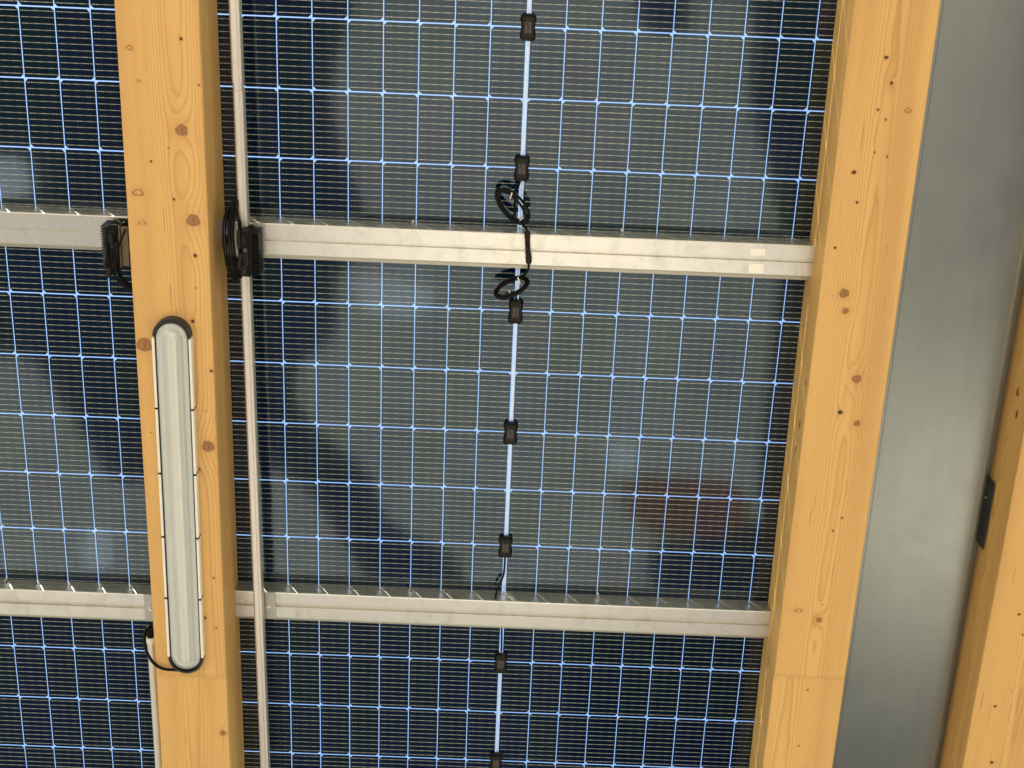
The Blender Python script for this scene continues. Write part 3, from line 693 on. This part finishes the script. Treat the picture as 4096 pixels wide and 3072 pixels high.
mb.tube(coil((-.0235, -.3120), .052, .0245, math.radians(44), (.018, -.004), 1.0, .0, .060)[:12], .0040, 8, 0, 5, True)
mb.tube([W(.000, -.2795, .058), W(.006, -.273, .066), W(.0125, -.264, .078), W(.0185, -.258, .088), W(.0200, -.253, .092)], .0033, 8)
sub('cable', mb, M['cable'], cb)
sub('zip_tie', tie(W(-.0275, -.3405, .050), .0085, (1, .25, 0)), M['tie'], cb)
sub('zip_tie', tie(W(.0010, -.2800, .060), .0085, (.8, .5, 0)), M['tie'], cb)
mb = MB(); mb.tube([W(.0200, -.2560, .0905), W(.0212, -.2350, .0925)], .0080, 12, 0, 1); mb.tube([W(.0212, -.2350, .0925), W(.0240, -.2000, .0930)], .0070, 10, 0, 1)
for a in (-.004, 0, .004): mb.tube([W(.0215 + a, -.2320, .0995), W(.0238 + a, -.2050, .0998)], .0012, 6, 0, 1)
sub('plug', mb, M['black2'], cb)
cb2 = thing('panel_cable', 'flattened black cable coil below the upper cross rail, leading to a junction box', 'cable', W(-.01, -.09, .06), 'coiled cables joined by a plug')
mb = MB(); mb.tube([W(.0240, -.1995, .0930), W(.0268, -.1860, .0925)], .0077, 12, 0, 1); mb.tube([W(.0268, -.1860, .0925), W(.0278, -.1690, .0915)], .0086, 12, 0, 1); mb.tube([W(.0278, -.1690, .0915), W(.0282, -.1655, .0912)], .0062, 12, 0, 1)
sub('plug', mb, M['black2'], cb2)
mb = MB()
mb.tube([W(.0282, -.1655, .091), W(.0280, -.152, .086), W(.0250, -.138, .078), W(.0150, -.126, .070), W(.004, -.116, .064), W(-.012, -.106, .062), W(-.035, -.096, .066), W(-.052, -.084, .074)], .0033, 8)
for q in range(3):
    aa = (.046, .0425, .048)[q]; bb = (.0135, .0105, .0165)[q]
    pts = coil((-.0135, -.0905 - .001 * q), aa, bb, math.radians(-23), (-.008, .026), 1.0, 0, .066 + .005 * q)[:12]
    mb.tube(pts, .0040, 8, 0, 5, True)
mb.tube([W(-.030, -.0735, .075), W(-.018, -.074, .068), W(-.009, -.069, .050), W(-.0035, -.055, .028), W(-.002, -.044, .014), W(-.0015, -.036, .011)], .0033, 8)
sub('cable', mb, M['cable'], cb2)
sub('zip_tie', tie(W(.0045, -.1095, .066), .0095, (1, -.45, 0)), M['tie'], cb2)
sub('zip_tie', tie(W(-.0195, -.0745, .074), .0085, (1, -.3, 0)), M['tie'], cb2)
mb = MB(); mb.tube([W(-.0005, .763, .010), W(-.0006, .782, .010), W(-.0008, .806, .010), W(-.0025, .829, .014), W(-.0085, .848, .022), W(-.0155, .861, .030), W(-.022, .880, .040), W(-.026, .905, .046)], .0031, 8)
tag(part('panel_lead', mb, M['cable'], None), 'thin black lead bending away from the lowest junction box above the lower rail', 'cable')
mb = MB(); mb.tube([W(-.002, .99, .008), W(-.001, 1.03, .008), W(.0008, 1.08, .008), W(.0012, 1.102, .009)], .0029, 8)
tag(part('panel_lead', mb, M['cable'], None), 'straight dark lead just below the lower rail, ending in a junction box', 'cable')

# ------------------------------------------------------------------ grey sheet-metal gutter between the right-hand beams
gt = thing('metal_gutter', 'wide dull grey galvanised gutter between the two right beams', 'gutter', W(1.2115, 0.25, 0.050), None, -0.0077)
gl, gr = -0.166, 0.1653
mb = MB()
prof = [(gl, .040), (gl, .001), (gl + .0012, 0), (gl + .0135, 0), (gl + .0142, .0007), (gl + .0150, 0), (gr - .012, 0), (gr - .0112, .0006), (gr - .0104, 0), (gr - .003, 0), (gr - .0008, .0012), (gr, .004), (gr, .040),
        (gr - .0015, .040), (gr - .0015, .005), (gr - .004, .0018), (gl + .0015, .0018), (gl + .0015, .040)]
mb.sweep_x(prof, -1.9, 2.1); mb.v = [(y, x, z) for x, y, z in mb.v]
part('trough', mb, M['galv'], gt)
mb = MB(); mb.box((-.205, -2.1, .0455), (.225, 2.1, .0475)); part('sky_block_sheet', mb, M['galv'], gt)  # added over the open gap to block sky and sun
hp = thing('hanger_plate', 'small dark steel plate beside the right edge of the grey gutter', 'bracket', W(1.4035, 0.550, 0.0), None, -0.0077)
mb = MB(); mb.box((-.004, -.106, -.0665), (-.0004, .106, -.008)); part('plate', mb, M['dark_plate'], hp)
mb = MB(); mb.tube([(-.0042, -.045, -.026), (-.008, -.045, -.026)], .0045, 6, 0, 1); part('bolt', mb, M['steel'], hp)
